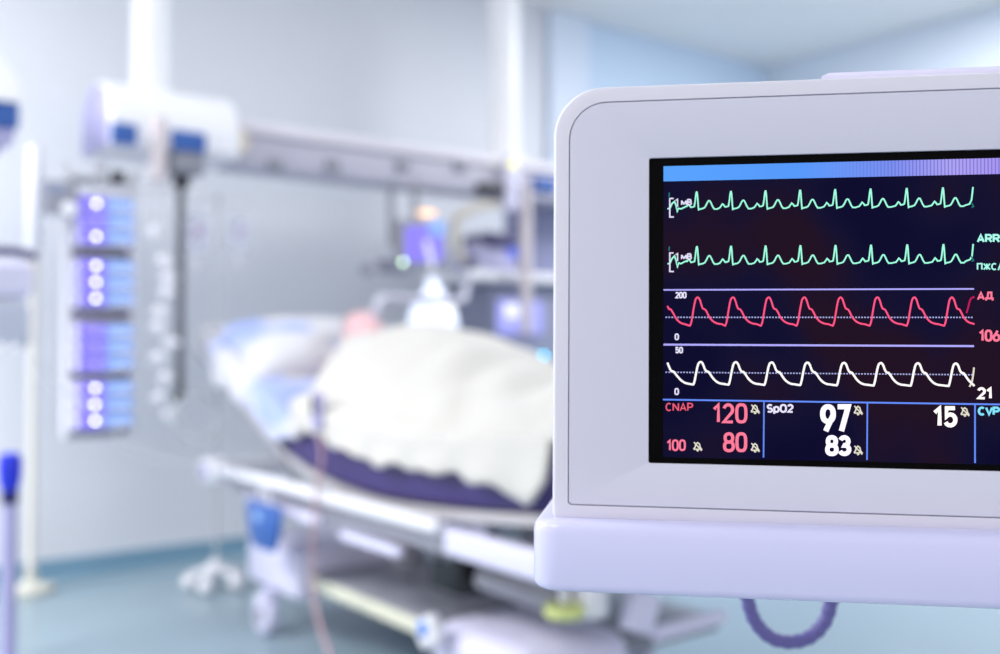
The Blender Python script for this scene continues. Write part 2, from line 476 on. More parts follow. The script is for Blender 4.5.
def arc(cx, cy, rx, ry, a0, a1, n=12):
    return [(cx + rx * math.cos(math.radians(lerp(a0, a1, k / n))), cy + ry * math.sin(math.radians(lerp(a0, a1, k / n)))) for k in range(n + 1)]
def sup(cx, cy, rx, ry, e=2.6, n=28):
    o = []
    for k in range(n + 2):
        t = 2 * PI * k / n; c_, s_ = math.cos(t), math.sin(t)
        o.append((cx + rx * math.copysign(abs(c_) ** (2 / e), c_), cy + ry * math.copysign(abs(s_) ** (2 / e), s_)))
    return o
GL = {
 '0': (1, [sup(.5, .5, .5, .5, 3)]), 'O': (1.15, [sup(.5, .5, .5, .5)]),
 '1': (.62, [[(0, .74), (.75, 1), (.75, 0)]]),
 '2': (1, [arc(.5, .71, .47, .29, 165, -35) + [(.0, 0), (1, 0)]]),
 '3': (1, [arc(.47, .755, .44, .245, 160, -88) + arc(.48, .26, .52, .26, 88, -160)]),
 '5': (1, [[(.93, 1), (.13, 1), (.06, .50)] + arc(.47, .32, .5, .32, 140, -155)]),
 '6': (1, [sup(.5, .30, .5, .30, 2.3), [(.72, 1), (.02, .36)]]),
 '7': (1, [[(0, 1), (1, 1), (.36, 0)]]),
 '8': (1, [sup(.5, .755, .43, .245, 2.4), sup(.5, .26, .5, .26, 2.4)]),
 '9': (1, [sup(.5, .70, .5, .30, 2.3), [(.98, .64), (.28, 0)]]),
 'A': (1.15, [[(0, 0), (.5, 1), (1, 0)], [(.17, .3), (.83, .3)]]),
 'R': (1.05, [[(0, 0), (0, 1), (.5, 1)] + arc(.55, .74, .42, .26, 90, -90, 8) + [(0, .48)], [(.5, .48), (1, 0)]]),
 'C': (1.05, [arc(.52, .5, .52, .5, 48, 312, 18)]),
 'N': (1.1, [[(0, 0), (0, 1)], [(0, 1), (1, 0)], [(1, 0), (1, 1)]]),
 'P': (1, [[(0, 0), (0, 1), (.5, 1)] + arc(.55, .73, .44, .27, 90, -90, 8) + [(0, .46)]]),
 'V': (1.1, [[(0, 1), (.5, 0), (1, 1)]]),
 'S': (1, [arc(.5, .745, .46, .255, 35, 262) + arc(.5, .25, .48, .25, 82, -148)]),
 'p': (.95, [[(0, .74), (0, -.28)], sup(.5, .36, .5, .36, 2.3)]),
 'м': (1.3, [[(0, 0), (0, .8)], [(0, .8), (.5, .15), (1, .8)], [(1, .8), (1, 0)]]),
 'В': (1, [[(0, 0), (0, 1), (.5, 1)] + arc(.5, .765, .4, .235, 90, -90, 8) + [(0, .53)], [(.5, .53)] + arc(.5, .265, .48, .265, 90, -90, 8) + [(0, 0)]]),
 'П': (1, [[(0, 0), (0, 1), (1, 1), (1, 0)]]),
 'Ж': (1.45, [[(.5, 0), (.5, 1)], [(0, 1), (.42, .5), (0, 0)], [(1, 1), (.58, .5), (1, 0)], [(.4, .5), (.6, .5)]]),
 '/': (.6, [[(0, -.1), (1, 1.1)]]),
 'Д': (1.25, [[(.2, .16), (.34, 1), (.82, 1), (.82, .16)], [(0, -.14), (0, .16), (1, .16), (1, -.14)]]),
}
def text(s, x0, y0, x1, y1, m, name='reading', wd=1.3, gap=.42):
    """stroke lettering in the pixel box (x0,y0)-(x1,y1): y0 cap top, y1 baseline"""
    h = wd / 2
    tot = sum(GL[c][0] for c in s) + gap * (len(s) - 1)
    x0 += h; x1 -= h; y0 += h; y1 -= h
    k = (x1 - x0) / tot; x = x0; b = MB(); j = 0
    for c in s:
        cw, st = GL[c]
        for pl_ in st:
            ribbon(b, [scr(x + p[0] * cw * k, y1 - p[1] * (y1 - y0), ZT) for p in pl_], wd * PX, ZT + .0001 + .00002 * (j % 4)); j += 1
        x += (cw + gap) * k
    return b.build(name, m, screen, 0)
GL['С'] = GL['C']; GL['А'] = GL['A']
for y in (0, 54.3):
    b = MB(); ribbon(b, [scr(675.6, 200.6 + y, ZT), scr(677.6, 199.2 + y, ZT), scr(677.6, 206.8 + y, ZT)], 1.2 * PX, ZT + .0002); b.build('lettering', E_lwhite, screen, 0)
    text('мВ', 681.0, 199.0 + y, 692.0, 205.4 + y, E_lwhite, 'lettering', 1.3)
text('200', 675.2, 291.8, 686.6, 298.4, E_lwhite, 'lettering', 1.35)
text('0', 674.6, 333.4, 679.0, 340.2, E_lwhite, 'lettering', 1.35)
text('50', 675.2, 346.8, 683.0, 353.4, E_lwhite, 'lettering', 1.35)
text('0', 674.4, 388.0, 679.0, 395.0, E_lwhite, 'lettering', 1.35)
text('ARR', 976.8, 234.0, 1000, 242.8, E_ice, 'lettering', 1.9)
text('ПЖС/м', 976.8, 263.0, 1009, 270.2, E_ice, 'lettering', 1.35)
text('АД', 977.0, 291.6, 993.4, 300.4, E_pink, 'lettering', 1.8)
text('106', 978.8, 329.6, 1000.2, 341.6, E_pink, 'reading', 2.2)
text('21', 977.0, 387.2, 992.6, 399.4, E_warm, 'reading', 2.5)
text('CVP', 977.8, 406.6, 1000, 415.6, E_cyan, 'lettering', 2.1, .3)
text('CNAP', 665.6, 402.8, 693.2, 411.2, E_cred, 'lettering', 1.25)
text('120', 712.6, 403.2, 747.4, 423.4, E_pink, 'reading', 3.0)
text('80', 723.0, 432.2, 747.2, 452.2, E_pink, 'reading', 3.1)
text('100', 666.6, 439.4, 685.8, 451.0, E_pink, 'reading', 1.9)
text('SpO2', 766.6, 404.0, 793.6, 412.8, E_lwhite, 'lettering', 1.9)
text('97', 820.2, 404.2, 850.6, 433.6, E_vwhite, 'reading', 5.0)
text('83', 825.2, 435.2, 851.2, 456.0, E_vwhite, 'reading', 4.3)
text('15', 932.8, 406.2, 957.6, 427.4, E_warm, 'reading', 3.9)
def bell(cx, cy):
    b = MB()
    q = lambda dx, dy: scr(cx + dx, cy + dy, ZT)
    ribbon(b, [q(-4.0, 2.6), q(-2.4, .6), q(-1.8, -2.4), q(0, -3.8), q(1.8, -2.4), q(2.6, .8), q(4.0, 2.8), q(-4.0, 2.8)], 1.25 * PX, ZT + .0001)
    ribbon(b, [q(-3.6, -4.2), q(4.2, 4.4)], 1.2 * PX, ZT + .0002)
    ribbon(b, [q(-1, 3.6), q(0, 4.6), q(1.2, 3.8)], 1.2 * PX, ZT + .0001)
    b.build('muted_bell_icon', E_icon, screen, 0)
for c in ((755, 409), (755, 447.4), (697.6, 446.4), (858, 410.2), (858, 450), (964.8, 411.6)): bell(*c)
# handle strip on the top of the case
hA = scr(821, 76, -.03)[0]; hB = hA + .165
b = MB()
b.loops([rrect(hA - .003, cyT - .004, hB + .003, cyT + .003, .0015, .0015, -.0075, 4), rrect(hA, cyT - .004, hB, cyT + .0052, .003, .0015, -.009, 4),
         rrect(hA, cyT - .004, hB, cyT + .0058, .003, .0015, -.014, 4), rrect(hA, cyT - .004, hB, cyT + .0058, .003, .0015, -.07, 4), rrect(hA + .003, cyT - .004, hB - .003, cyT + .001, .0015, .0015, -.074, 4)])
b.build('handle', M_strip, mon)
# shelf / trolley: level, same heading as the monitor
uh = V((u.x, u.y, 0)).normalized(); wh = V((uh.y, -uh.x, 0))   # wh points to the camera side
if wh.dot(w) < 0: wh = -wh
zh = V((0, 0, 1))
cb = loc(cx0, cyB, 0)
ztop = cb.z + .0035
TF = .019
def sh(a, d, h): # a along the shelf from the case's left edge, d towards camera from the case front, h above the shelf top
    return V((cb.x, cb.y, 0)) + uh * a + wh * d + zh * (ztop + h)
aL = -.0132; aR = (cx1 - cx0) + .16
def shelf_ring(ins, h, r=.022, n=10):
    x0, x1, y0, y1 = aL + ins, aR - ins, -.17 + ins, TF - ins
    rr = max(r - ins, .003); out = []
    for (cx, cy, a0) in ((x1 - rr, y1 - rr, 0), (x0 + rr, y1 - rr, 90), (x0 + rr, y0 + rr, 180), (x1 - rr, y0 + rr, 270)):
        for k in range(n + 1):
            a = math.radians(a0 + 90 * k / n); out.append(sh(cx + rr * math.cos(a), cy + rr * math.sin(a), h))
    return out
trolley = empty('monitor_trolley', 'white rounded shelf carrying the patient monitor in front', 'shelf', (sh((aL + aR) / 2, -.07, 0).x, sh((aL + aR) / 2, -.07, 0).y, 0))
TH = .0500
prof = [(.014, 0), (.006, -.0003), (.0036, -.0012), (.0018, -.0028), (.0006, -.0052), (0, -.009), (0, -TH + .006), (.0008, -TH + .003), (.0025, -TH + .001), (.005, -TH)]
MB().loops([shelf_ring(i, h) for i, h in prof]).build('shelf', M_shelf, trolley, 50)
pc_ = sh(aR - .07, -.10, 0)
MB().cyl((pc_.x, pc_.y, .09), (pc_.x, pc_.y, ztop - TH), .022).build('post', M_wmet, trolley)
MB().box((pc_.x, pc_.y, ztop - TH - .012), (.12, .1, .024), .005).build('bracket', M_wmet, trolley)
for k in range(5):
    a = math.radians(20 + 72 * k); d = V((math.cos(a), math.sin(a), 0))
    p = V((pc_.x, pc_.y, 0)) + d * .26
    MB().tube([V((pc_.x, pc_.y, .10)), V((pc_.x, pc_.y, .1)) + d * .12, p + zh * .085], [.026, .022, .016]).build('base_leg', M_wmet, trolley)
    q = d.cross(zh)
    MB().lathe([(.01, -.014), (.034, -.012), (.038, -.006), (.038, .006), (.034, .012), (.01, .014)], p + zh * .038, q).build('castor', M_dark, trolley)

# corrugated hose hanging in a loop below the shelf
def hose(name, P, r, m, label, cat, pitch=.008, amp=.12, n=120, seg=12):
    Q = bez(P, n); 
    # resample evenly
    S = [0.]
    for i in range(1, len(Q)): S.append(S[-1] + (Q[i] - Q[i - 1]).length)
    N = max(8, int(S[-1] / pitch * 4)); out = []; R = []
    j = 0
    for i in range(N + 1):
        t = S[-1] * i / N
        while j < len(S) - 2 and S[j + 1] < t: j += 1
        f = (t - S[j]) / max(S[j + 1] - S[j], 1e-9)
        out.append(Q[j].lerp(Q[j + 1], f)); R.append(r * (1 + amp * math.sin(2 * PI * i / 4)))
    o = MB().tube(out, R, seg).build(name, m)
    return tag(o, label, cat)
def cam_pt(px, py, depth): return CAM + ray(px, py) * depth
D = .98
hose('corrugated_hose', [sh(.25, -.19, .12), sh(.235, -.24, .06), cam_pt(744, 560, D), cam_pt(747, 596, D), cam_pt(755, 621, D), cam_pt(770, 637, D), cam_pt(790, 642, D), cam_pt(810, 637, D), cam_pt(825, 621, D), cam_pt(832, 596, D), cam_pt(835, 560, D), sh(.33, -.24, .06), sh(.33, -.19, .12)],
     .0068, M_hose, 'purple grey corrugated hose looped below the white monitor shelf', 'hose', pitch=.011, amp=.08)

# ------------------------------------------------------------------ hospital bed
SN, SF = 1.57, 2.47; SC = (SN + SF) / 2
MBP = [(4.26, 1.035), (4.15, .990), (3.6, .770), (3.365, .688), (3.1, .642), (2.75, .620), (2.3, .645), (1.90, .685)]
def _mb(n):
    P = MBP
    if n >= P[0][0]: return P[0][1] + (n - P[0][0]) * .36
    for i in range(len(P) - 1):
        if P[i + 1][0] <= n <= P[i][0]:
            t = (n - P[i + 1][0]) / (P[i][0] - P[i + 1][0]); return lerp(P[i + 1][1], P[i][1], t)
    return P[-1][1] + (P[-1][0] - n) * .06
def mbot(n): return sum(_mb(n + d) for d in (-.12, -.08, -.04, 0, .04, .08, .12)) / 7
MT = .145
def mtop(n): return mbot(n) + MT
bed = empty('hospital_bed', 'white and lilac adjustable hospital bed frame on castors under the patient', 'bed', (SC, 3.0, 0))
# lying surface (frame following the mattress)
b = MB(); L = []
ns = [4.2 - i * (4.2 - 1.93) / 40 for i in range(41)]
for n in ns:
    z = mbot(n) - .006
    L.append([V((SN + .02, n, z)), V((SF - .02, n, z)), V((SF - .02, n, z - .03)), V((SN + .02, n, z - .03))])
b.loops(L); b.build('lying_surface', mat('surface_grey', (190, 187, 190), .5), bed)
# side rails of the frame
for s_ in (SN - .03, SF + .03):
    sg = -1 if s_ < SC else 1
    MB().tube([V((s_, 3.93, .592)), V((s_, 2.33, .592))], .024).build('side_rail', M_wpl, bed)
    MB().box((s_ - sg * .02, 2.08, .558), (.05, .46, .075), .012).build('rail_cover', M_lil, bed)
    MB().box((s_ - sg * .045, 2.95, .535), (.035, 1.9, .05), .006).build('frame_beam', M_grey, bed)
    MB().box((s_ + sg * .003, 3.35, .508), (.03, .62, .035), .008).build('lower_bar', M_lil, bed)
    MB().box((s_, 2.72, .487), (.03, .36, .03), .008).build('lower_bar', M_lil, bed)
    # corner bumper at the head
    MB().box((s_, 3.99, .585), (.11, .16, .10), .03).build('corner_bumper', M_wpl, bed)
    MB().lathe([(.03, 0), (.03, .01), (.024, .014), (.005, .015)], V((s_ + sg * .052, 3.98, .59)), V((sg, 0, 0))).build('bumper_cap', M_lav, bed)
MB().box((SC, 4.03, .585), (.86, .05, .07), .012).build('head_crossbar', M_wpl, bed)
MB().box((SC, 1.86, .56), (.9, .05, .07), .012).build('foot_crossbar', M_lil, bed)
# folded backrest bracket, dark
MB().tube([V((SN + .06, 4.1, .905)), V((SN + .05, 3.6, .70)), V((SN + .05, 3.42, .60))], .012).build('backrest_strut', M_mgrey, bed)
MB().tube([V((SF - .06, 4.1, .905)), V((SF - .05, 3.6, .70)), V((SF - .05, 3.42, .60))], .012).build('backrest_strut', M_mgrey, bed)
# footboard (upper part behind the monitor)
b = MB(); b.box(((1.80 + SF) / 2, 1.80, .80), (SF - 1.80, .035, .34), .015); b.build('footboard', M_wpl, bed)
for x in (1.86, 2.40): MB().cyl((x, 1.825, .50), (x, 1.825, .66), .016).build('footboard_post', M_wmet, bed)
# chassis
MB().box((2.03, 2.78, .245), (.74, 1.42, .05), .01).build('chassis_cover', M_mgrey, bed)
b = MB(); b.box((1.652, 2.86, .235), (.022, 1.26, .045), .006); b.build('chassis_edge', M_cream, bed)
MB().box((2.02, 3.575, .26), (.86, .46, .19), .03).build('head_leg', M_lil, bed)
b = MB(); b.box((1.80, 2.26, .215), (.42, .46, .17), .075, seg=5); b.box((2.04, 2.34, .17), (.4, .2, .08), .03); b.build('foot_leg', M_lil, bed)
for (y, x) in ((3.28, SC), (2.5, SC)):
    MB().cyl((x, y, .26), (x, y, .42), .065, bev=.004).cyl((x, y, .42), (x, y, .58), .05, bev=.004).build('lift_column', M_grey, bed)
mp = at(466, 566, X=1.74); MB().box(mp, (.16, .17, .14), .015).build('motor_box', M_black, bed)
b = MB(); b.box(mp + V((-.075, .05, .045)), (.05, .05, .05), .01); b.build('motor_cap', M_mgrey, bed); MB().ball(mp + V((-.08, -.03, .05)), .022, 12).build('motor_bolt', M_mgrey, bed)
MB().cyl((1.70, 2.36, .43), (1.80, 2.02, .385), .034, bev=.006).build('actuator', M_grey, bed)
# foot-end bumper and brackets
p = at(564, 610, Y=2.02)
MB().lathe([(.02, -.018), (.048, -.016), (.054, -.006), (.054, .006), (.048, .016), (.02, .018)], p).build('bumper_wheel', M_yel, bed)
MB().cyl(p + V((0, 0, .02)), p + V((0, 0, .14)), .014).build('bumper_post', M_wmet, bed)
p2 = at(591, 602, Y=2.0)
MB().cyl(p2 + V((0, 0, -.035)), p2 + V((0, 0, .12)), .045, bev=.008).build('bumper_cylinder', M_wpl, bed)
p3 = at(640, 612, Y=1.96); p4 = at(690, 622, Y=1.96)
MB().box(p3, (.10, .05, .11), .012, Matrix.Rotation(.35, 3, 'Y')).build('foot_bracket', M_lil, bed)
MB().tube([at(655, 634, Y=1.94), at(722, 616, Y=1.94)], .022).build('foot_bar', M_lil, bed)
# brake pedal with blue mark
pp = at(430, 632, X=1.55)
MB().box(pp, (.05, .09, .09), .02, Matrix.Rotation(-.5, 3, 'X')).build('brake_pedal', M_wpl, bed)
MB().ball(pp + V((-.022, 0, .012)), (.012, .026, .026), 14).build('pedal_mark', mat('pedal_blue', (30, 120, 220), .35), bed)
# castors
def castor(x, y):
    b = MB(); b.lathe([(.012, -.028), (.062, -.026), (.072, -.016), (.074, 0), (.072, .016), (.062, .026), (.012, .028)], V((x, y, .074)), V((1, 0, 0)), 28)
    c = b.build('castor', M_lil, bed)
    MB().lathe([(.008, -.034), (.03, -.033), (.034, -.026), (.034, .026), (.03, .033), (.008, .034)], V((x, y, .074)), V((1, 0, 0))).build('hub', M_grey, c)
    MB().cyl((x, y - .01, .12), (x, y - .01, .17), .022).box((x, y - .012, .125), (.085, .07, .06), .02).build('fork', M_lil, c)
for x, y in ((1.585, 3.60), (2.30, 3.60), (1.60, 2.2), (2.20, 2.2)): castor(x, y)

# mattress
b = MB(); L = []
for i, n in enumerate([4.235, 4.23, 4.215] + [4.19 - k * (4.19 - 1.96) / 46 for k in range(47)] + [1.935, 1.92, 1.915]):
    e = {0: .03, 1: .012, 2: .003}.get(i, 0) or {52: .03, 51: .012, 50: .003}.get(i, 0)
    z0 = mbot(n) + e; z1 = mtop(n) - e; x0 = SN + e; x1 = SF - e; r = .03; row = []
    for (cx, cz, a0) in ((x1 - r, z1 - r, 0), (x0 + r, z1 - r, 90), (x0 + r, z0 + r, 180), (x1 - r, z0 + r, 270)):
        for k in range(5):
            a = math.radians(a0 + 22.5 * k); row.append(V((cx + r * math.cos(a), n, cz + r * math.sin(a))))
    L.append(row)
mt_ = b.loops(L).build('mattress', M_purple, None, 50)
tag(mt_, 'dark purple mattress on the hospital bed, bent up at the head', 'mattress')

# sheet over the head section: wraps top, both sides and the head end
b = MB(); L = []
NS = 44
for i in range(NS + 1):
    n = lerp(4.255, 3.22, i / NS)
    hem = .028 + .02 * math.sin(n * 9.0) + .012 * math.sin(n * 23)
    if n < 3.45: hem += (3.45 - n) * .50
    t = mtop(n) + .008; q = mbot(n) + hem; o = .014
    wv = .010 * math.sin(n * 31) + .006 * math.sin(n * 57)
    prof = [(SN - o - .012 + wv, q), (SN - o - .006 + wv * .6, lerp(q, t, .3)), (SN - o - .002 + wv * .3, lerp(q, t, .6)), (SN - o, t - .035), (SN - o + .006, t - .014), (SN + .012, t - .003), (SN + .04, t)]
    prof += [(lerp(SN + .04, SF - .04, k / 10), t + .004 * noise.noise(V((k * .7, n * 7, 0)))) for k in range(1, 10)]
    prof += [(SF - .04, t), (SF - .012, t - .003), (SF + o - .006, t - .014), (SF + o, t - .035), (SF + o + .004, lerp(q, t, .5)), (SF + o + .01, q)]
    L.append([V((x, n, z)) for x, z in prof])
ends = [V((x.x, 4.262, max(x.z - .13, mbot(4.25) + .01) if 6 <= k <= len(L[0]) - 7 else min(x.z, mbot(4.25) + .05))) for k, x in enumerate(L[0])]
L.insert(0, ends)
b.loops(L, False, False, closed=False)
sheet = b.build('bed_sheet', M_sheet, None, 60)
sol = sheet.modifiers.new('thickness', 'SOLIDIFY'); sol.thickness = .006; sol.offset = 1
tag(sheet, 'white and pale blue sheet over the raised head end of the mattress', 'sheet')

# pillow
b = MB(); nu, nv = 36, 24; L = []
PC = V((2.02, 3.90, 0)); PWX, PWY, PT = .43, .26, .125
sl = math.atan2(mtop(4.1) - mtop(3.7), .4)
Rp = Matrix.Rotation(sl, 3, 'X')
pz = mtop(3.90) + .018
def pil(uu, vv, side):
    e = max(0, (1 - abs(uu) ** 2.6)) ** .5 * max(0, (1 - abs(vv) ** 2.6)) ** .5
    pin = 1 - .06 * (1 - abs(uu)) * (abs(vv)) - .06 * (1 - abs(vv)) * abs(uu)
    dent = .35 * math.exp(-((uu - .02) / .32) ** 2 - ((vv + .55) / .5) ** 2) if side > 0 else 0
    z = (e * (PT * (1 - dent)) if side > 0 else -e * .02) + .006 * noise.noise(V((uu * 4, vv * 4, side))) * (1 - max(abs(uu), abs(vv)) ** 4)
    return V((2.02, 3.94, pz + .018)) + Rp @ V((uu * PWX * pin, vv * PWY * pin, z))
vs = []; fs = []
for side in (1, -1):
    o = len(vs)
    for j in range(nv + 1):
        for i in range(nu + 1): vs.append(pil(i / nu * 2 - 1, j / nv * 2 - 1, side))
    for j in range(nv):
        for i in range(nu):
            a = o + j * (nu + 1) + i; fs.append((a, a + 1, a + nu + 2, a + nu + 1))
b.faces(vs, fs); bmesh.ops.remove_doubles(b.bm, verts=list(b.bm.verts), dist=.0008)
tag(b.build('pillow', M_sheet, None, 70), 'white pillow under the head of the patient', 'pillow')

# patient: one continuous body (remeshed union), lying on the back
pv = empty('person', 'patient lying on the hospital bed, covered to the chest by a white blanket', 'person', (SC, 3.7, mtop(3.7)))
b = MB()
hc = V((2.075, 3.735, mtop(3.735) + .185)); Rh = Matrix.Rotation(math.radians(24), 3, 'X')
H = lambda x, y, z: hc + Rh @ V((x, y, z))        # head frame: y to the crown, z to the face
b.ball(hc + Rh @ V((0, .02, -.012)), (.077, .098, .092), 24, Rh)      # skull
b.ball(H(0, -.045, .022), (.062, .072, .066), 20, Rh)                 # face
b.ball(H(0, -.098, .045), (.03, .026, .03), 14, Rh)                   # chin
b.ball(H(0, .018, .068), (.056, .018, .02), 14, Rh)                   # brow
b.tube([H(0, .004, .082), H(0, -.022, .097), H(0, -.036, .108)], [.009, .011, .0135])       # nose
b.ball(H(-.011, -.037, .096), .009, 10); b.ball(H(.011, -.037, .096), .009, 10)
b.ball(H(0, -.063, .082), (.025, .0065, .012), 14, Rh); b.ball(H(0, -.073, .080), (.022, .007, .012), 14, Rh)   # lips
for s_ in (-1, 1):
    b.ball(H(s_ * .031, -.001, .072), (.015, .009, .012), 12, Rh)     # closed eyelids
    b.ball(H(s_ * .044, -.028, .058), (.02, .02, .016), 12, Rh)       # cheeks
    b.ball(H(s_ * .079, -.008, -.012), (.010, .03, .019), 14, Rh)     # ears
def tz(n, d): return mtop(n) + d
b.tube([H(0, -.06, -.03), V((SC - .01, 3.58, tz(3.58, .10))), V((SC - .01, 3.50, tz(3.5, .09)))], [.055, .054, .064], 16)
for (n, wx, hz) in ((3.47, .17, .085), (3.36, .195, .112), (3.24, .185, .118), (3.12, .175, .118), (3.0, .18, .112), (2.9, .185, .105)):
    b.ball((SC - .01, n, tz(n, hz + .01)), (wx, .11, hz), 24)
for s_ in (-1, 1):
    b.tube([V((SC + s_ * .15, 3.45, tz(3.45, .09))), V((SC + s_ * .245, 3.30, tz(3.3, .075))), V((SC + s_ * .27, 3.10, tz(3.1, .09))), V((SC + s_ * .20, 2.99, tz(2.99, .17))), V((SC + s_ * .10, 2.96, tz(2.96, .225)))], [.06, .05, .045, .036, .03], 14)
    hd = V((SC + s_ * .06, 2.955, tz(2.955, .236)))
    b.ball(hd, (.048, .04, .016), 16)
    for k in range(4):
        y = -.03 + .02 * k
        b.tube([hd + V((-s_ * .03, y, .002)), hd + V((-s_ * .07, y * 1.1, .002)), hd + V((-s_ * (.092 + .008 * (k in (1, 2))), y * 1.15, -.006))], [.0095, .0088, .007], 8)
    b.tube([hd + V((s_ * .02, .03, .0)), hd + V((-s_ * .005, .06, .004)), hd + V((-s_ * .03, .072, .002))], [.012, .010, .008], 8)
    b.tube([V((SC + s_ * .09, 2.88, tz(2.88, .10))), V((SC + s_ * .115, 2.65, tz(2.65, .115))), V((SC + s_ * .12, 2.47, tz(2.47, .125))), V((SC + s_ * .12, 2.25, tz(2.25, .10))), V((SC + s_ * .12, 2.08, tz(2.08, .05)))], [.092, .078, .060, .052, .038], 16)
    b.tube([V((SC + s_ * .12, 2.08, tz(2.08, .045))), V((SC + s_ * .13, 2.055, tz(2.05, .11))), V((SC + s_ * .14, 2.05, tz(2.05, .135)))], [.036, .036, .022], 12)
body = b.build('body', M_skin, pv, 0)
rm = body.modifiers.new('join', 'REMESH'); rm.mode = 'VOXEL'; rm.voxel_size = .0075
sm = body.modifiers.new('soften', 'SMOOTH'); sm.iterations = 3; sm.factor = .5
dg = bpy.context.evaluated_depsgraph_get()
me = bpy.data.meshes.new_from_object(body.evaluated_get(dg)); body.modifiers.clear()
old = body.data; body.data = me; me.shade_smooth()
bpy.data.meshes.remove(old)
# hair
b = MB(); t = bmesh.new(); bmesh.ops.create_uvsphere(t, u_segments=36, v_segments=20, radius=1)
for q in list(t.verts):
    if q.co.z > .42 + .5 * max(0, q.co.y) or q.co.y < -.35: t.verts.remove(q)
for q in t.verts:
    f = 1 + .05 * noise.noise(q.co * 9)
    q.co = V((q.co.x * .083 * f, q.co.y * .106 * f, q.co.z * .099 * f)) + V((0, .02, -.012))
b.merge(t, hc, Rh); b.build('hair', M_hair, pv, 60)

# blanket
def bump(s, n):
    # body height above the mattress along the bed, falling to both sides
    K = [(3.62, .02), (3.5, .24), (3.36, .285), (3.14, .345), (2.95, .335), (2.76, .30), (2.54, .225), (2.3, .16), (2.1, .17), (1.98, .14), (1.90, .10), (1.83, .03)]
    h = 0.
    for i in range(len(K) - 1):
        if K[i + 1][0] <= n <= K[i][0]:
            t = (n - K[i + 1][0]) / (K[i][0] - K[i + 1][0]); t = t * t * (3 - 2 * t); h = lerp(K[i + 1][1], K[i][1], t)
    x = (s - SC) / .47
    if abs(x) >= 1: return 0
    return h * math.cos(PI / 2 * abs(x) ** 1.25) ** .9
HEM = [(q.y, q.z) for q in (at(px, py, X=SN - .035) for px, py in ((300, 425), (318, 432), (332, 441), (375, 460), (410, 465), (450, 470), (500, 483), (520, 497), (532, 505), (541, 492), (552, 470), (570, 465)))]
def hemz(n):
    w_ = .006 * math.sin(n * 40) + .004 * math.sin(n * 23)
    if n >= HEM[0][0]: return HEM[0][1] + w_
    for i in range(len(HEM) - 1):
        if HEM[i + 1][0] <= n <= HEM[i][0]:
            return lerp(HEM[i + 1][1], HEM[i][1], (n - HEM[i + 1][0]) / (HEM[i][0] - HEM[i + 1][0])) + w_
    return HEM[-1][1]
def edge_n(s):   # upper edge of the blanket runs at a slant
    return 3.46 - .22 * max(0, (SC - s) / .45) + .02 * math.sin(s * 14)
b = MB(); L = []
NL, NT = 90, 64
for i in range(NL + 1):
    t = i / NL; row = []
    for j in range(NT + 1):
        a = j / NT
        # across: near drape, top, far drape
        dn, dt, df = .10, .96, .30
        d = a * (dn + dt + df)
        ss = SN - .03 + max(0, min(d - dn, dt)) * (SF - SN + .06) / dt
        n = lerp(edge_n(ss) + .03, 1.845, t)
        n0 = n
        zt = mtop(n) + .024 + bump(ss, n)
        fold = .016 * noise.noise(V((ss * 3 + n * 4.2, n * 2.2 - ss * 5, 3.1))) + .017 * math.sin((ss * .9 - n * .8) * 24 + 3 * noise.noise(V((ss * 2, n * 2, 7)))) * max(0, min(1, (2.95 - n) * 2.2)) * math.exp(-((ss - 1.78) / .2) ** 2)
        x = ss; z = zt + fold * (1 if .06 < a < .8 else .4)
        if d < dn + .06:
            e = max(0, (dn - d))
            hm_ = hemz(n)
            hl = .36 + .18 * math.sin(n * 5.1 + .5) + .12 * math.sin(n * 17) + (1.1 if n < 2.02 else 0) * (2.02 - n) * 4 + (.35 if n > 3.05 else 0) * min(1, (n - 3.05) * 4)
            z = lerp(mtop(n) + .024, hm_, e / dn) + (fold * .4 if d > dn else 0) + (bump(ss, n) if d > dn else 0) - .010 * (1 - min(1, d / dn))
            x = SN - .03 - e * .10 + .010 * math.sin(n * 26) * e / dn
        elif d > dn + dt:
            e = d - dn - dt; z = mtop(n) + .024 - e; x = SF + .03 + .012 * math.sin(n * 19) * e / df
        row.append(V((x, n0, z)))
    L.append(row)
# turn the near foot corner down a little
b.loops(L, False, False, closed=False)
bl = b.build('blanket', M_blanket, None, 80)
sol = bl.modifiers.new('thickness', 'SOLIDIFY'); sol.thickness = .012; sol.offset = 1
tag(bl, 'rumpled white blanket draped over the patient in the bed', 'blanket')

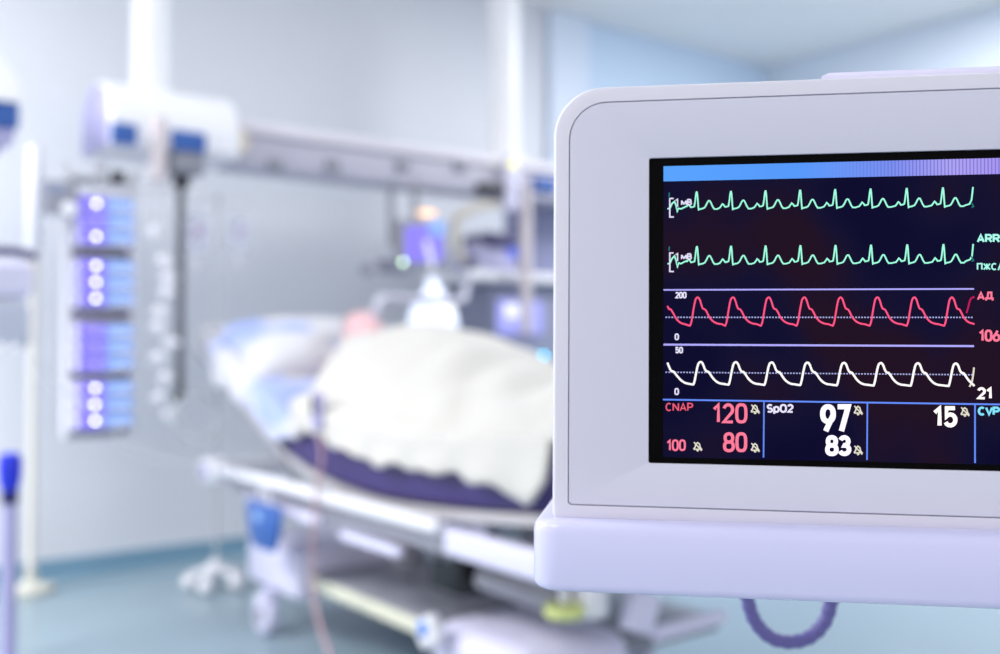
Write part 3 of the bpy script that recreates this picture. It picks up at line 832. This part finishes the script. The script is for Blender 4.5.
# ------------------------------------------------------------------ ceiling pendant beam above the bed head
YB = 4.30
pend = empty('ceiling_pendant', 'white horizontal supply beam hung from the ceiling on two round columns', 'ceiling pendant', (at(503, 100, Y=YB).x, YB, HC))
xa = at(236, 140, Y=YB - .12).x; xb = at(640, 140, Y=YB - .12).x
zt_ = at(300, 131, Y=YB - .12).z; zb_ = at(300, 172, Y=YB - .12).z
MB().bx(xa, xb, YB - .11, YB + .12, zb_, zt_ - .05, .01).build('beam', mat('beam_grey', (188, 186, 202), .45), pend)
MB().bx(xa, xb, YB - .13, YB + .14, zt_ - .045, zt_ + .015, .02).build('beam_cover', mat('cover_lilac_white', (226, 222, 232), .4), pend)
def housing(parent, x0, x1, yc, z0, z1, name='housing'):
    hd = .21; L = []
    n = 9
    for (x, sc_) in ((x0, .93), (x0 + .012, 1), (x1 - .012, 1), (x1, .93)):
        row = [V((x, yc - hd * sc_, z0 + .02)), V((x, yc - hd * sc_, z0 + .10))]
        for k in range(n + 1):
            a = PI * k / n
            row.append(V((x, yc - hd * sc_ * .98 * math.cos(a), z0 + .10 + (z1 - z0 - .10) * sc_ * math.sin(a) ** .8)))
        row += [V((x, yc + hd * sc_, z0 + .02)), V((x, yc + hd * sc_ - .02, z0)), V((x, yc - hd * sc_ + .02, z0))]
        L.append(row)
    MB().loops(L).build(name, M_wpl, parent)
    b = MB(); L2 = []
    for (x, sc_) in ((x0 - .014, .80), (x0 - .006, .9), (x0 + .002, .93)):
        cz = z0 + .12
        L2.append([V((x, yc + (q.y - yc) * sc_ / .93, cz + (q.z - cz) * sc_ / .93)) for q in L[0]])
    b.loops(L2).build('end_cap', M_lav, parent)
hz0 = at(112, 141, Y=4.09).z; hz1 = at(150, 90, Y=YB).z
hx_0 = at(110, 120, Y=4.09).x; hx_1 = at(240, 120, Y=YB - .2).x
housing(pend, hx_0, hx_1, YB, hz0 - .012, hz1)
for (pa, pb) in ((112, 137), (172, 206)):
    MB().bx(at(pa, 130, Y=4.08).x, at(pb, 130, Y=4.08).x, 4.07, 4.12, hz0 - .008, hz0 + .075, .008).build('blue_panel', M_blue, pend)
MB().bx(at(173, 145, Y=4.08).x, at(205, 145, Y=4.08).x, 4.075, 4.2, hz0 - .10, hz0 - .01, .01).build('dark_panel', M_mgrey, pend)
MB().cyl((at(158, 130, Y=4.10).x, 4.10, hz0 - .14), (at(158, 130, Y=4.1).x, 4.10, hz0 + .12), .035, bev=.01).build('joint', M_beige, pend)
MB().lathe([(.05, 0), (.055, .01), (.055, .05), (.03, .06)], V((hx_1 + .0, YB - .12, hz0 + .07)), V((0, -1, 0))).build('knob', M_tan, pend)
c1 = at(151, 40, Y=YB + .02); c2 = at(504, 40, Y=YB + .02)
for c in (c1, c2):
    zl = hz1 - .02 if c is c1 else zt_ - .03
    MB().cyl((c.x, c.y, zl), (c.x, c.y, HC - .03), .079 if c is c1 else .088, seg=32).build('column', M_wmet, pend)
    MB().lathe([(.10, 0), (.17, .03), (.17, .05), (.10, .0500)], V((c.x, c.y, HC - .05))).build('ceiling_flange', M_wmet, pend)
MB().lathe([(.10, -.03), (.115, -.02), (.115, .05), (.095, .07)], V((c2.x, c2.y, zt_))).build('column_collar', M_wpl, pend)
# sockets and hanging rods under the beam
for px in (275, 332, 402, 460):
    p = at(px, 166, Y=YB - .11)
    MB().box(p, (.07, .05, .05), .01).build('socket', M_mgrey, pend)
pj = at(511, 180, Y=4.16)
MB().cyl(pj + V((0, 0, -.16)), pj + V((0, 0, .12)), .045, bev=.01).build('joint', M_lil, pend)
MB().ball(at(513, 164, Y=4.10), .022, 14).build('signal_lamp', M_yel_led, pend)
MB().box(at(488, 190, Y=4.2), (.17, .1, .05), .012).build('dark_socket', M_dark, pend)
MB().box(at(540, 186, Y=4.22), (.16, .12, .075), .015).build('blue_panel', M_blue, pend)
pa = at(526, 195, Y=4.18)
MB().cyl((pa.x, pa.y, at(526, 334, Y=4.18).z), (pa.x, pa.y, pa.z + .05), .030).build('drop_pole', M_beige, pend)
# dark hanging rod near the pumps
pr_ = at(181, 170, Y=4.16)
MB().cyl((pr_.x, pr_.y, at(179, 392, Y=4.16).z), (pr_.x, pr_.y, hz0 - .0), .019).build('hanging_rod', mat('dark_grey_metal', (104, 104, 112), .4), pend)
MB().ball((pr_.x, pr_.y, at(179, 397, Y=4.16).z), .028, 16).build('rod_knob', M_dark, pend)
MB().box((pr_.x, pr_.y, at(180, 181, Y=4.16).z), (.06, .06, .06), .012).build('rod_clamp', M_dark, pend)

# pendant head at the left edge of the room
p = at(22, 100, Y=4.1)
ph = empty('pendant_head', 'white pendant head with a blue panel at the left edge of the photo', 'ceiling pendant', (p.x - .3, YB, HC))
pz0 = at(10, 133, Y=4.1).z; pz1 = at(5, 66, Y=4.3).z
b = MB(); L = []
for (x, k) in ((p.x - .75, 1), (p.x - .07, 1), (p.x, .35)):
    L.append([V((x, 4.1, pz0 + .12)), V((x, 4.15, lerp(pz0 + .17, pz1, k))), V((x, 4.45, lerp(pz0 + .17, pz1, k))), V((x, 4.5, pz0 + .12))])
b.loops(L).build('housing', M_wpl, ph)
MB().bx(p.x - .74, p.x - .005, 4.11, 4.48, pz0 + .02, pz0 + .12, .015).build('blue_panel', M_blue, ph)
MB().bx(p.x - .74, p.x - .02, 4.12, 4.47, pz0 - .03, pz0 + .02, .01).build('underside', M_lav, ph)
MB().cyl((p.x - .45, 4.3, pz1 - .05), (p.x - .45, 4.3, HC - .02), .08, seg=32).build('column', M_wmet, ph)

# ------------------------------------------------------------------ pump tower with twelve syringe pumps
YP = 4.16
pc0 = at(107, 300, Y=YP)
tower = empty('pump_tower', 'pale upright rack holding four stacks of infusion pumps below the pendant', 'pump rack', (pc0.x, YP + .12, at(107, 440, Y=YP).z))
zz = lambda py: at(107, py, Y=YP).z
for x in (pc0.x - .129, pc0.x + .129):
    MB().cyl((x, YP + .1, zz(438)), (x, YP + .1, zz(165)), .016).build('upright', M_wmet, tower)
for py in (178, 252, 313, 375, 436):
    MB().box((pc0.x, YP + .12, zz(py)), (.27, .03, .03), .006).build('crossbar', M_grey, tower)
MB().bx(pc0.x - .1, pc0.x + .12, YP + .13, YP + .145, zz(434), zz(190)).build('back_panel', M_lil, tower)
MB().cyl((pc0.x, YP + .13, zz(180)), (pc0.x, YP + .13, hz0 - .05), .028).build('hanger', M_wmet, tower)
MB().cyl((pc0.x + .02, YP + .1, zz(182)), (pr_.x, pr_.y, zz(182)), .016).build('arm', M_wmet, tower)
MB().box((at(121, 174, Y=YP).x, YP + .05, zz(174)), (.05, .05, .05), .012).build('arm_clamp', M_dark, tower)
for py in (251, 313, 375):
    MB().box((pc0.x + .01, YP + .05, zz(py)), (.12, .08, .022), .005).build('latch', M_mgrey, tower)
PH = .0655
pump0 = None
stacks = [(197, 'highest'), (258.5, 'second'), (323, 'third'), (380, 'lowest')]
spots = ['top', 'middle', 'bottom']
led = {(0, 0): 1, (0, 2): 1, (1, 0): 1, (1, 1): 1, (1, 2): 1, (3, 0): 1, (3, 1): 1, (3, 2): 1}
for si, (py, sn) in enumerate(stacks):
    for k in range(3):
        pz_ = zz(py) - PH * (k + .5) - .002
        lab = '%s infusion pump in the %s stack of three on the pale rack' % (spots[k], sn)
        if pump0 is None:
            pump0 = empty('infusion_pump', lab, 'infusion pump', (pc0.x, YP + .06, pz_), 'infusion pumps on the rack')
            x0 = pc0.x
            MB().box((x0, YP + .06, pz_), (.222, .115, PH - .006), .010).build('body', M_lil, pump0)
            MB().box((x0 - .055, YP + .001, pz_ + .002), (.108, .006, .05), .002).build('display', M_violet_scr, pump0)
            MB().box((x0 + .052, YP + .001, pz_ + .004), (.10, .006, .044), .002).build('syringe_window', M_sky_scr, pump0)
            MB().cyl((x0 + .03, YP - .009, pz_ - .012), (x0 + .095, YP - .009, pz_ - .012), .005, bev=.002).build('syringe', M_wpl, pump0)
            MB().lathe([(.006, 0), (.0085, .003), (.0085, .008), (.004, .011)], V((x0 - .045, YP - .002, pz_ + .004)), V((0, -1, 0)), 14).build('indicator_lamp', M_soft_led, pump0)
            zp0 = pz_
        else:
            r_ = dup(pump0, (0, 0, pz_ - zp0), lab)
            if (si, k) not in led:      # lamp of this pump is off
                for c_ in r_.children:
                    if c_.name.startswith('indicator_lamp'):
                        c_.material_slots[0].link = 'OBJECT'; c_.material_slots[0].material = M_dim_led

# small grey device with a white lamp left of the pumps
p = at(58, 198, Y=4.2)
dv = empty('wall_device', 'small grey device with a white lamp left of the infusion pumps', 'device', (p.x, p.y, p.z - .08))
MB().box(p, (.13, .1, .13), .02).build('body', M_grey, dv)
MB().ball(p + V((.028, -.056, -.045)), (.03, .012, .026), 16).build('lamp', glow('device_lamp', (235, 240, 255), 1.1), dv)
MB().box(p + V((-.02, -.052, .025)), (.07, .008, .04), .003).build('window', mat('device_window', (150, 160, 186), .3), dv)
MB().cyl(p + V((.05, .05, .0)), V((pc0.x - .129, YP + .1, p.z)), .012).build('arm', M_wmet, dv)

# line with white connectors hanging beside the dark rod
px_ = [(155, 215), (154, 232), (164, 262), (168, 278), (167, 292), (160, 312), (158, 327), (171, 343), (158, 358), (166, 378), (160, 398), (170, 415)]
P = [at(a, c, Y=4.12) for a, c in px_]
ml = empty('infusion_line', 'clear infusion line with white connectors between the pumps and the dark rod', 'tube', P[-1])
MB().tube(bez([at(158, 190, Y=4.1)] + P + [at(185, 432, Y=4.1), at(205, 448, Y=4.05)], 120), .005, 8).build('tube', M_clear, ml)
for i, q in enumerate(P[1:]):
    b = MB(); b.cyl(q + V((0, 0, -.026)), q + V((0, 0, .026)), .019, bev=.004).cyl(q + V((-.034, -.004, 0)), q + V((.034, -.004, 0)), .014, bev=.003)
    b.build('connector', M_wpl, ml)

# drip stand with white castors at the bed head, two bags
p = at(216, 587, Y=4.40)
ds = empty('drip_stand', 'thin drip stand with white castors behind the bed head', 'drip stand', (p.x, p.y, 0))
MB().cyl((p.x, p.y, .08), (p.x, p.y, 1.78), .009).build('pole', M_clear, ds)
MB().lathe([(.05, 0), (.05, .03), (.02, .06)], V((p.x, p.y, .07))).build('hub', M_wpl, ds)
for k in range(5):
    a = math.radians(72 * k + 10); d = V((math.cos(a), math.sin(a), 0))
    q = V((p.x, p.y, 0)) + d * .115
    MB().tube([V((p.x, p.y, .09)), q + V((0, 0, .07))], [.018, .014]).build('base_leg', M_wpl, ds)
    MB().ball(q + V((0, 0, .036)), (.036, .036, .035), 16).build('castor', M_wpl, ds)
MB().tube([V((p.x - .12, p.y, 1.76)), V((p.x - .10, p.y, 1.74)), V((p.x, p.y, 1.78)), V((p.x + .10, p.y, 1.74)), V((p.x + .12, p.y, 1.76))], .006).build('hook_bar', M_wmet, ds)
def bag(x, y, z, s_, label):
    g = empty('infusion_bag', label, 'infusion bag', (x, y, z), 'infusion bags')
    L = []
    for k in range(13):
        t = k / 12; ww = .052 * (1 - abs(2 * t - 1) ** 6) ** .5 + .012; th = .020 * math.sin(PI * min(1, t + .05)) ** .6 + .003 if t < .98 else .004
        L.append([V((x + ww * s_ * math.cos(2 * PI * q / 20), y + th * math.sin(2 * PI * q / 20), z - .2 * t * s_)) for q in range(20)])
    MB().loops(L).build('pouch', M_bag, g)
    MB().box((x, y - .021 * s_, z - .09 * s_), (.05 * s_, .003, .06 * s_), .001).build('printed_label', mat('bag_label', (214, 200, 226), .5), g)
    MB().cyl((x, y, z - .2 * s_), (x, y, z - .27 * s_), .008).build('drip_chamber', M_wpl, g)
    MB().tube([V((x, y, z + .04)), V((x, y, z - .01))], .004).build('hanger', M_wpl, g)
bag(p.x - .10, p.y, 1.70, 1.0, 'clear infusion bag on the left hook of the thin drip stand')
bag(p.x + .09, p.y - .02, 1.70, .9, 'smaller clear infusion bag on the right hook of the thin drip stand')

# pole stand by the wall at the left
p = at(31, 588, Z=0.02)
ws = empty('pole_stand', 'tall cream pole stand close to the wall at the left', 'drip stand', (p.x, p.y, 0))
b = MB(); b.cyl((p.x, p.y, .05), (p.x, p.y, at(33, 148, Y=p.y).z), .020); b.build('pole', mat('cream_pole', (236, 232, 224), .4), ws)
MB().cyl((p.x, p.y, at(33, 250, Y=p.y).z), (p.x, p.y, at(33, 146, Y=p.y).z), .032, bev=.006).build('sleeve', M_wpl, ws)
MB().lathe([(.10, 0), (.10, .02), (.03, .05), (.026, .09)], V((p.x, p.y, .003)), seg=28).build('base', mat('cream_base', (206, 206, 196), .5), ws)

# device on a stand at the left edge
p = at(9, 560, Y=3.45)
st = empty('equipment_stand', 'lavender pole with a bright blue collar at the left edge', 'stand', (p.x, p.y, 0))
MB().cyl((p.x, p.y, .05), (p.x, p.y, at(9, 470, Y=3.45).z), .022).build('pole', M_lav, st)
MB().lathe([(.022, 0), (.034, .05), (.036, .10), (.03, .125), (.015, .13)], V((p.x, p.y, at(9, 494, Y=3.45).z))).build('collar', M_vblue, st)
MB().lathe([(.02, 0), (.026, .02), (.024, .05)], V((p.x, p.y, at(9, 506, Y=3.45).z))).build('collar_ring', mat('navy_plastic', (16, 16, 90), .3), st)
MB().lathe([(.16, 0), (.16, .02), (.05, .05), (.03, .08)], V((p.x, p.y, .0)), seg=28).build('base', M_lav, st)
p = at(-4, 310, Y=3.86); 
dv2 = empty('bedside_device', 'pale grey device with a dark curved handle at the left edge', 'device', (p.x, p.y, at(0, 362, Y=3.86).z))
MB().box((p.x - .02, p.y, at(0, 325, Y=3.86).z), (.24, .16, .17), .03).build('body', mat('pale_grey_body', (190, 197, 214), .4), dv2)
MB().box((p.x - .02, p.y, at(0, 280, Y=3.86).z), (.26, .14, .13), .03).build('cover', M_lil, dv2)
MB().tube(bez([at(-50, 262, Y=3.76), at(-10, 252, Y=3.76), at(15, 252, Y=3.76), at(36, 257, Y=3.76)], 24), .016, 10).build('handle', mat('handle_navy', (58, 50, 110), .35), dv2)
for q in ((2, 348), (16, 349)):
    MB().ball(at(*q, Y=3.76), .017, 14).build('button', M_wpl, dv2)
MB().cyl((p.x - .05, p.y, .0), (p.x - .05, p.y, at(0, 345, Y=3.86).z), .02).build('post', M_lil, dv2)

# ------------------------------------------------------------------ equipment behind the bed, right of the beam's middle
# small monitor on two hanging rods
pm = at(425, 243, Y=4.15)
sm_ = empty('bedside_monitor', 'small monitor with a violet screen and an orange lamp hung above the patient', 'monitor', (pm.x, pm.y, pm.z))
Rm = Matrix.Rotation(math.radians(-16), 3, 'Z')
MB().box(pm + V((0, .04, 0)), (.26, .07, .23), .015, Rm).build('case', M_grey, sm_)
MB().box(pm + Rm @ V((-.005, .002, -.005)), (.185, .006, .17), .003, Rm).build('display', M_violet_scr, sm_)
MB().box(pm + Rm @ V((.06, -.004, .075)), (.08, .006, .07), .003, Rm).build('display_window', M_sky_scr, sm_)
MB().box(pm + V((.012, .0, .148)), (.085, .03, .022), .006, Rm).build('alarm_lamp', M_orange_led, sm_)
MB().ball(at(403, 262, Y=4.1), .010, 14).build('status_lamp', M_green_led, sm_)
MB().box(at(393, 266, Y=4.2), (.16, .06, .07), .02, Rm).build('cable_box', mat('slate_box', (120, 122, 140), .4), sm_)
MB().ball(at(366, 270, Y=4.2), .03, 14).build('knob', M_mgrey, sm_)
MB().tube([at(366, 270, Y=4.2), at(393, 266, Y=4.2)], .012).build('knob_arm', M_grey, sm_)
for px in (391, 415):
    q = at(px, 230, Y=4.2)
    MB().cyl((q.x, q.y, q.z - .08), (q.x, q.y, zb_ + .02), .017).build('hanging_rod', M_mgrey, sm_)
# glowing bell-shaped lamp
pl = at(433, 328, Y=4.02)
lp = empty('bell_lamp', 'glowing white bell-shaped lamp behind the patient', 'lamp', (pl.x, pl.y, pl.z))
MB().lathe([(.115, 0), (.122, .02), (.118, .07), (.098, .13), (.06, .18), (.036, .22), (.024, .25), (.016, .26)], pl + V((0, 0, -.02)), seg=32).build('shade', M_shade, lp)
MB().lathe([(.02, 0), (.05, .02), (.06, .055), (.05, .09), (.02, .11)], pl + V((.0, -.085, .02)), V((0, 0, 1)), 20).build('bright_core', glow('lamp_core', (250, 252, 255), 1.6), lp)
MB().cyl(pl + V((0, 0, .28)), pl + V((0, .06, .42)), .012).build('stem', M_wmet, lp)
MB().cyl((pl.x, pl.y, .0), (pl.x, pl.y, pl.z - .01), .018).build('post', M_wmet, lp)
# ventilator
YV = 4.34
A = lambda px, py, y=YV: at(px, py, Y=y)
vn = empty('ventilator', 'tall grey ventilator with lit blue screens standing behind the bed', 'ventilator', (A(520, 340).x, YV + .2, 0))
xL, xR = A(492, 300).x, A(585, 300).x
MB().bx(xL, xR, YV, YV + .42, .10, A(520, 284).z, .02).build('cabinet', mat('slate_cabinet', (140, 144, 168), .4), vn)
MB().bx(A(461, 275).x, xR + .02, YV - .08, YV + .40, A(500, 282).z, A(500, 272).z, .012).build('shelf', M_wpl, vn)
MB().bx(A(476, 260).x, A(519, 260).x, YV, YV + .25, A(500, 272).z, A(500, 243).z, .03).build('control_unit', mat('control_lilac', (190, 188, 222), .4), vn)
MB().bx(A(484, 240).x, A(516, 240).x, YV - .03, YV + .22, A(500, 248).z, A(500, 233).z, .025).build('unit_cover', mat('cover_plum', (82, 80, 120), .4), vn)
MB().box(A(513, 252, YV - .01), (.06, .02, .06), .01).build('unit_lamp', glow('unit_blue', (110, 130, 250), 1.), vn)
MB().ball(A(472, 263, YV - .05), (.035, .04, .04), 14).build('valve', mat('valve_slate', (110, 112, 140), .4), vn)
MB().bx(A(528, 230, YV + .1).x, xR + .02, YV + .10, YV + .34, A(500, 270).z, A(500, 196).z, .02).build('rear_tower', mat('tower_slate', (140, 144, 178), .4), vn)
MB().bx(A(497, 318).x, A(540, 318).x, YV - .03, YV + .01, A(520, 334).z, A(520, 301).z, .008).build('display', M_vscreen, vn)
MB().box(A(512, 311, YV - .035), (.09, .01, .07), .004).build('display_window', M_vcore, vn)
MB().ball(A(543, 357, YV - .02), .018, 16).build('status_lamp', M_cyan_led, vn)
MB().tube(bez([A(520, 207, 4.2), A(490, 205, 4.2), A(466, 212, 4.22), A(455, 225, 4.25), A(462, 262, 4.3)], 30), .022, 10).build('support_arm', M_tan, vn)
for x in (xL + .05, xR - .05):
    for y in (YV + .06, YV + .36):
        MB().lathe([(.01, -.02), (.045, -.018), (.05, 0), (.045, .018), (.01, .02)], V((x, y, .05)), V((1, 0, 0))).build('castor', M_dark, vn)
for x in (xL + .05, xR - .05):
    for y in (YV + .06, YV + .36): MB().cyl((x, y, .07), (x, y, .12), .015).build('castor_stem', M_grey, vn)
# breathing hose from the patient to the ventilator
hose('breathing_hose', [H(0, -.068, .10), H(.0, -.08, .16), V((2.18, 3.70, 1.30)), at(440, 300, Y=3.9) + V((.1, 0, .0)), A(466, 286, 4.22), A(478, 266, 4.32)], .017, mat('hose_pale', (206, 206, 222), .4),
     'pale corrugated breathing hose from the patient to the ventilator', 'hose', pitch=.016, amp=.12)

# ------------------------------------------------------------------ tubes around the bed
P = [at(318, 430, X=1.53), at(322, 455, X=1.52), at(317, 490, X=1.50), at(313, 540, X=1.49), at(313, 590, X=1.48), at(320, 625, X=1.46), at(330, 655, X=1.42), at(345, 700, X=1.36)]
P[-1].z = max(P[-1].z, .01)
tag(MB().tube(bez(P, 60), .0058, 10).build('drain_tube', M_ptube), 'thin pink tube hanging from the bed side to the floor', 'tube')
P = [at(117, 425, Y=4.14), at(120, 440, Y=4.13), at(150, 456, Y=4.1), at(185, 463, Y=4.05), at(215, 470, Y=3.98)]
tag(MB().tube(bez(P, 40), .006, 8).build('feed_tube', M_clear), 'clear tube sagging from the lowest pumps to the bed corner', 'tube')
P = [at(196 + 22 * math.cos(a), 418 + 24 * math.sin(a), Y=4.06 + .003 * a) for a in [PI * 1.35 - 2 * PI * k / 20 for k in range(20)]]
P = [at(181, 398, Y=4.12)] + P
tag(MB().tube(bez(P, 80), .008, 8).build('coiled_tube', M_clear), 'clear tube coiled below the dark hanging rod', 'tube')
P = [at(36, 355, Y=4.2), at(55, 385, Y=4.2), at(85, 402, Y=4.15), at(104, 428, Y=4.14)]
tag(MB().tube(bez(P, 30), .006, 8).build('side_tube', M_clear), 'clear tube sagging left of the infusion pumps', 'tube')
# blue bag hanging below the bed head
p = at(264, 524, X=1.47)
bg = empty('urine_bag', 'blue bag hanging from the bed rail near the head castor', 'bag', p)
b = MB(); L = []
for k in range(9):
    t = k / 8; ww = .15 * (1 - .35 * t ** 2); th = .012 + .016 * math.sin(PI * t)
    L.append([V((p.x + th * math.cos(2 * PI * q / 20), p.y + ww * math.sin(2 * PI * q / 20), p.z + .075 - .16 * t)) for q in range(20)])
b.loops(L).build('pouch', M_blue, bg)
MB().tube([V((p.x, p.y - .05, p.z + .07)), V((p.x, p.y - .03, p.z + .12)), V((p.x, p.y + .03, p.z + .12)), V((p.x, p.y + .05, p.z + .07))], .006).build('hanger', M_wmet, bg)
MB().box((p.x - .028, p.y - .01, p.z + .03), (.004, .05, .03), .001).build('patch', mat('pale_patch', (150, 190, 235), .5), bg)
# bed hand control on the side
p = at(322, 405, X=1.535)
hcn = empty('hand_control', 'small lilac hand control hooked on the near side of the mattress', 'hand control', p)
MB().box(p + V((-.015, 0, -.02)), (.03, .055, .13), .012).build('body', M_lav, hcn)
MB().box(p + V((-.032, 0, .0)), (.006, .03, .06), .002).build('keypad', M_dark, hcn)

# ------------------------------------------------------------------ light
def area(name, locn, rot, size, power, rgb, sy=None):
    l = bpy.data.lights.new(name, 'AREA'); l.energy = power; l.color = rgb; l.size = size
    if sy: l.shape = 'RECTANGLE'; l.size_y = sy
    o = bpy.data.objects.new(name, l); C.objects.link(o); o.location = locn; o.rotation_euler = rot
    return o
for lx, ly, pw in ((-1.6, 4.0, 205), (1.4, 3.2, 6), (4.8, 2.6, 92), (-1.6, .6, 30)):  # unseen area lights added overhead, fitted to brighten the walls and the shelf
    area('ceiling_fill', (lx, ly, HC - .03), (0, 0, 0), 1.5, pw, (1, .99, .98), 1.1)
wd = bpy.data.worlds.new('world'); sc.world = wd; wd.use_nodes = True
bg_ = wd.node_tree.nodes['Background']
bg_.inputs[0].default_value = (1.0, .975, 1.0, 1); bg_.inputs[1].default_value = 1.08
sc.view_settings.view_transform = 'Standard'; sc.view_settings.look = 'None'
sc.view_settings.exposure = .08; sc.view_settings.gamma = 1; sc.view_settings.use_curve_mapping = False
